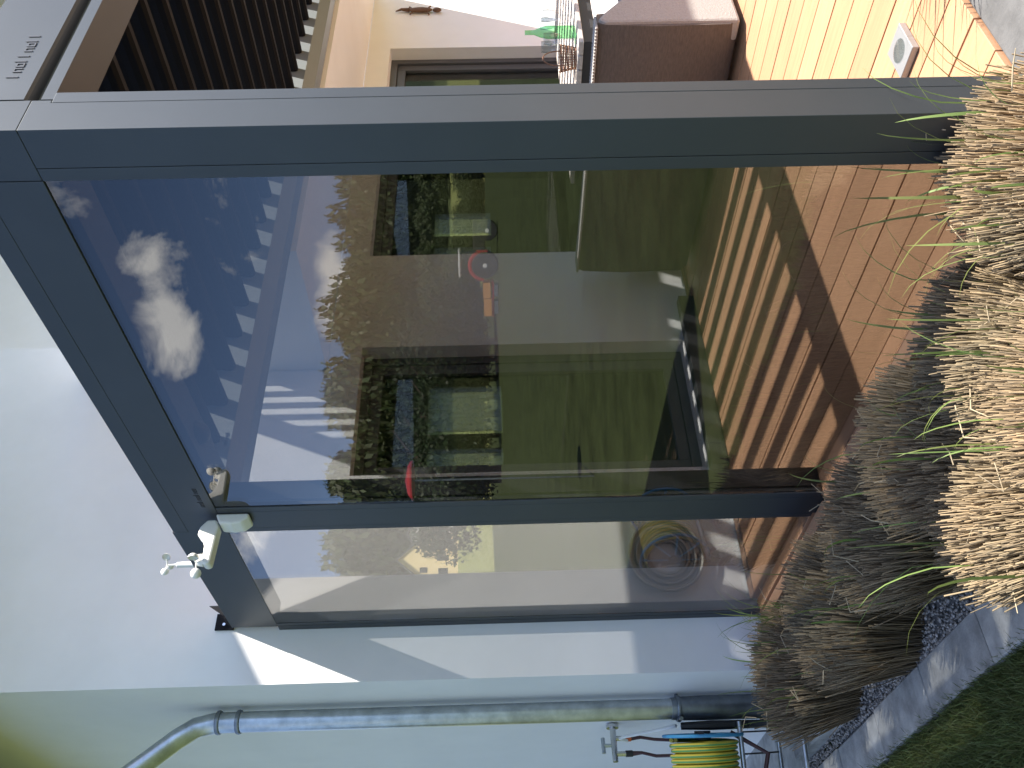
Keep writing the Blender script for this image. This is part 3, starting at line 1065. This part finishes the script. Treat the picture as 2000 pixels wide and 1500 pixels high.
for s_ in (-.19, .19):
    mb = MB()
    mb.tube([c0 + ax * s_ + (up * math.cos(t_) + pv * math.sin(t_)) * .192 for t_ in np.linspace(0, 2 * math.pi, 40)], .008, 8, False)
    for q in range(8):
        t_ = q * math.pi / 4
        d = up * math.cos(t_) + pv * math.sin(t_)
        mb.tube([c0 + ax * s_ + d * .03, c0 + ax * s_ + d * .19], .008, 6)
    mb.build('drum_rim', M['blue'], rl, smooth=True)
    mb = MB()
    mb.lathe(c0 + ax * s_, [(.10, -.004), (.155, -.004), (.155, .004), (.10, .004)], 28, M3)
    mb.lathe(c0 + ax * s_, [(.04, -.02), (.04, .02)], 16, M3)
    mb.build('hub', M['black'], rl)
    s2 = s_ + (.045 if s_ > 0 else -.045)
    P = c0 + ax * s2
    mb = MB()
    mb.tube([P + up * .10 - pv * .02, P - up * .05, P - up * .30 - pv * .02], [.018, .024, .020], 8)
    mb.tube([P - up * .30 - pv * .02, P - up * .36 - pv * .18, P - up * .44 - pv * .24], .018, 8)
    mb.tube([P - up * .24, P - up * .33 + pv * .12, P - up * .46 + pv * .20], .018, 8)
    mb.build('side_frame', M['black'], rl, smooth=True)
    wc = P - up * .44 - pv * .20 + ax * (.03 if s_ > 0 else -.03)
    w = MB().lathe(wc, [(.055, -.02), (.088, -.018), (.092, 0), (.088, .018), (.055, .02)], 24, M3).build('wheel', M['black'], rl, smooth=True)
    child(MB().lathe(wc, [(.02, -.024), (.03, -.022), (.03, .022), (.02, .024)], 16, M3).build('wheel_cap', M['orange'], smooth=True), w)
for dz, dp_ in ((-.175, .05), (-.40, -.10), (-.44, .18)):
    MB().tube([c0 + ax * -.25 + up * dz + pv * dp_, c0 + ax * .25 + up * dz + pv * dp_], .012, 10).build('cross_tube', M['zinc'], rl, smooth=True)
mb = MB()
for q in range(5):
    s_ = -.2 + .1 * q
    mb.tube([c0 + ax * s_ - up * .18 + pv * .05, c0 + ax * s_ - up * .39 - pv * .08], .004, 6)
mb.build('wire_guard', M['black'], rl)
MB().tube([c0 + ax * .20 - up * .14, c0 + ax * .1 - up * .30 + pv * .05, c0 - ax * .15 - up * .22 + pv * .08], .012, 8).build('loose_hose', M['hosered'], rl, smooth=True)

# ------------------------------------------------------------------ the garden side: fields, trees and houses mirrored in the glass


def crown_mesh(name, seed, m, n=9000, leaf=.25):
    g = np.random.default_rng(seed)
    nb_ = 16
    cen = g.normal(0, .42, (nb_, 3))
    cen[:, 2] = np.abs(cen[:, 2]) * .9 - .15
    rad = g.uniform(.28, .5, nb_)
    bi = g.integers(0, nb_, n)
    d = g.normal(0, 1, (n, 3))
    d /= np.linalg.norm(d, axis=1)[:, None]
    P = cen[bi] + d * rad[bi][:, None] * g.uniform(.55, 1.08, (n, 1))
    a = g.normal(0, 1, (n, 3))
    a /= np.linalg.norm(a, axis=1)[:, None]
    b = np.cross(a, d)
    b /= np.linalg.norm(b, axis=1)[:, None] + 1e-9
    s = leaf * .16 * g.uniform(.6, 1.3, (n, 1))
    vs = np.stack([P - a * s, P + b * s * .6, P + a * s, P - b * s * .6], 1)
    me = bpy.data.meshes.new(name)
    vs = vs.reshape(-1, 3)
    me.from_pydata([tuple(v) for v in vs], [], [tuple(range(4 * i, 4 * i + 4)) for i in range(n)])
    me.materials.append(m)
    return me


ORD = ('first', 'second', 'third', 'fourth', 'fifth', 'sixth', 'seventh', 'eighth', 'ninth', 'tenth')
crowns = [crown_mesh('crown', 1, M['leafd']), crown_mesh('crown', 2, M['leafd']), crown_mesh('crown', 3, M['leafm'])]
trunk_me = None


def tree(x, y, h, w, kind, label, group):
    global trunk_me
    g = float(hgt(math.hypot(x, y)))
    root = empty('tree', (x, y, g - .1), label, 'tree', group)
    if trunk_me is None:
        mb = MB()
        mb.tube([(0, 0, 0), (.02, 0, .25), (0, .02, .6)], [.03, .022, .012], 8)
        for k in range(5):
            a = k * 1.3
            mb.tube([(0, 0, .22 + .05 * k), (.12 * math.cos(a), .12 * math.sin(a), .38 + .06 * k), (.26 * math.cos(a), .26 * math.sin(a), .48 + .06 * k)], [.012, .008, .004], 6)
        o = mb.build('trunk', M['bark'])
        trunk_me = o.data
    else:
        o = bpy.data.objects.new('trunk', trunk_me)
        COL.objects.link(o)
    o.parent = root
    o.scale = (h, h, h)
    c = bpy.data.objects.new('crown', crowns[kind])
    COL.objects.link(c)
    c.parent = root
    c.location = (0, 0, h * .32)
    c.scale = (w * .66, w * .66, h * .50)
    c.rotation_euler = (0, 0, rnd.uniform(0, 6.28))


for i, (x, y, h) in enumerate(((-29.4, 51.6, 11.2), (-29.9, 53.6, 9.9), (-30.9, 51.6, 10.2), (-34.2, 54.2, 9.6), (-31.9, 48.4, 9.1), (-34.1, 49.3, 9.6),
                               (-36.3, 50.1, 8.6), (-34.9, 46.1, 8.8), (-37.7, 47.6, 8.6))):
    tree(x, y, h, h * .62, i % 2, '%s dark tree from the middle post in the row mirrored in the wide pane' % ORD[i], 'row of dark garden trees mirrored in the wide pane')
for i, (x, y, h) in enumerate(((-59.8, 70.8, 6.1), (-58.1, 65.6, 7.8), (-60.6, 66.0, 7.6), (-81.7, 84.4, 5.2), (-76.6, 75.4, 4.8), (-70.8, 66.9, 5.4), (-68.5, 61.9, 5.0), (-66.0, 57.1, 4.9), (-65.2, 54.9, 4.4))):
    tree(x, y, h, h * (.95 if i < 3 else 1.3), 2, '%s pale rounded tree from the dark row, mirrored around the tractor' % ORD[i], 'rounded trees beyond the tractor')
# wooded hillside: one mass
Vs, Fs = [], []
base = crown_mesh('crown_far', 9, M['leafm'], 1500, .52)
bv = np.empty(len(base.vertices) * 3, np.float32)
base.vertices.foreach_get('co', bv)
bv = bv.reshape(-1, 3)[:4 * 1500]
bf = np.arange(4 * 1500).reshape(-1, 4)
for k in range(150):
    th = R(rnd.uniform(110, 152))
    d = rnd.uniform(182, 225)
    x, y = d * math.cos(th), d * math.sin(th)
    h = rnd.uniform(15, 20) + (4 if d < 200 else 0)
    z = float(hgt(d)) + h * .38
    Fs.append(bf + 6000 * k)
    Vs.append(bv * np.array([h * .36, h * .36, h * .62]) + np.array([x, y, z]))
npmesh('wooded_hill', np.concatenate(Vs), np.concatenate(Fs), M['leafm'], kind='stuff')
# hedge band in front of the wood, right part
Vs, Fs = [], []
for k in range(70):
    th = R(rnd.uniform(128, 152))
    d = rnd.uniform(150, 172)
    x, y = d * math.cos(th), d * math.sin(th)
    h = rnd.uniform(3, 6)
    Fs.append(bf + 6000 * k)
    Vs.append(bv * np.array([h * .7, h * .7, h * .6]) + np.array([x, y, float(hgt(d)) + h * .3]))
npmesh('far_hedge', np.concatenate(Vs), np.concatenate(Fs), M['leafm'], kind='stuff')


def gable_house(name, x, y, rz, w, dpt, hw, hr, mw, label, rows):
    g = float(hgt(math.hypot(x, y))) - .3
    root = empty(name, (0, 0, 0), label, 'house')
    P = []

    def part(mb, nm, mt):
        o = mb.build(nm, mt)
        o.parent = root
        return o
    part(MB().prism([(-w / 2, 0), (w / 2, 0), (w / 2, hw), (0, hr), (-w / 2, hw)], 1, 0, dpt), 'wall', mw)
    e = .6
    s = (hr - hw) / (w / 2)
    part(MB().prism([(-w / 2 - e, hw - s * e + .05), (0, hr + .05), (w / 2 + e, hw - s * e + .05), (w / 2 + e, hw - s * e + .35), (0, hr + .38), (-w / 2 - e, hw - s * e + .35)], 1, -.7, dpt + .7), 'roof', M['roof'])
    for (a, b, ww, wh) in rows:
        part(MB().box((a, -.06, b), (a + ww, .02, b + wh)), 'window', M['dark'])
    root.location = (x, y, g)
    root.rotation_euler = (0, 0, rz)
    return root


gable_house('village_house', -64.8, 134.2, R(28), 8.6, 14, 5.4, 10.6, M['housey'], 'yellow gabled house with a grey roof mirrored in the narrow pane',
            [(-2.6, 5.6, .9, 1.3), (1.3, 5.6, .9, 1.3), (-3, 2.2, 1.2, 1.6), (1.5, 2.2, 1.2, 1.6), (-.6, 2.0, .9, 2.0)])
gable_house('village_house', -72.5, 139.5, R(28), 9.0, 9, 6.0, 8.4, M['housew'], 'pale long house with balcony rails right of the yellow gable',
            [(-3.5, 3.4, 1.2, 1.5), (-1.2, 3.4, 1.2, 1.5), (1.2, 3.4, 1.2, 1.5), (3.0, 3.4, 1.0, 1.5), (-3.5, .8, 1.2, 1.5), (0, .8, 1.2, 1.5)])

# tractor with trailer
gz = .98
tr = empty('tractor', (-35.9, 38.3, gz), 'red farm tractor with big pale rims parked on the meadow', 'tractor')
T = Vector((.63, .78, 0)).normalized()                     # towards the trailer end
Nn = Vector((-T.y, T.x, 0))
O = Vector((-35.9, 38.3, gz))


def loc(s, n_, z):
    return O + T * s + Nn * n_ + Vector((0, 0, z))


def obox(mb, s0, s1, n0, n1, z0, z1):
    c_ = [loc(s, n_, z) for z in (z0, z1) for (s, n_) in ((s0, n0), (s1, n0), (s1, n1), (s0, n1))]
    return mb.add(c_, [(0, 3, 2, 1), (4, 5, 6, 7), (0, 1, 5, 4), (1, 2, 6, 5), (2, 3, 7, 6), (3, 0, 4, 7)])


M3t = Matrix((Vector((0, 0, 1)), T, Nn)).transposed()
for (s, r_, n_) in ((0, .80, -.75), (0, .80, .75), (-2.1, .62, -.7), (-2.1, .62, .7)):
    w = MB().lathe(loc(s, n_, r_), [(r_ * .55, -.2), (r_ * .95, -.2), (r_, -.1), (r_, .1), (r_ * .95, .2), (r_ * .55, .2)], 28, M3t).build('wheel', M['tyre'], tr, smooth=True)
    child(MB().lathe(loc(s, n_, r_), [(.05, -.21), (r_ * .5, -.17), (r_ * .5, .17), (.05, .21)], 20, M3t).build('rim', M['rim'], smooth=True), w)
obox(MB(), -2.7, -.9, -.35, .35, .75, 1.5).build('hood', M['tyre'], tr, bevel=.08)
obox(MB(), -.9, .5, -.5, .5, .6, 1.3).build('body', M['red'], tr, bevel=.05)
MB().tube([loc(.86 * math.cos(t), -.75, .8 + .92 * math.sin(t)) for t in np.linspace(.1, 2.6, 10)], .12, 6).build('mudguard', M['red'], tr)
mb = MB()
for (s, n_) in ((-.8, -.5), (-.8, .5), (.5, -.5), (.5, .5)):
    mb.tube([loc(s, n_, 1.3), loc(s * .9, n_, 2.3)], .05, 6)
mb.build('cab_frame', M['tyre'], tr)
obox(MB(), -1.0, .7, -.65, .65, 2.3, 2.42).build('cab_roof', M['rim'], tr, bevel=.03)
tl = empty('trailer', (-34.4, 39.9, gz), 'low orange and red implement hitched behind the tractor', 'trailer')
obox(MB(), 1.05, 2.0, -.9, .9, .5, .95).build('board_side', M['trailer'], tl)
obox(MB(), 2.05, 3.1, -.9, .9, .45, .92).build('board_side', M['trailer'], tl)
obox(MB(), 1.0, 3.15, -.8, .8, .30, .44).build('chassis', M['red'], tl)
obox(MB(), 1.2, 1.9, -.7, .7, .05, .28).build('skid', M['zinc'], tl)
obox(MB(), 2.2, 3.0, -.7, .7, .05, .28).build('skid', M['zinc'], tl)
# small red parasol in the garden
cn = empty('parasol', (-3.87, 11.88, -.25), 'small red parasol mirrored beside the middle post', 'parasol')
MB().lathe((-3.87, 11.88, 2.62), [(.32, 0), (.32, .03), (.24, .08), (.05, .12), (.01, .13)], 8).build('canopy', M['red'], cn)
MB().tube([(-3.87, 11.88, -.25), (-3.87, 11.88, 2.72)], .014, 8).build('pole', M['zinc'], cn)
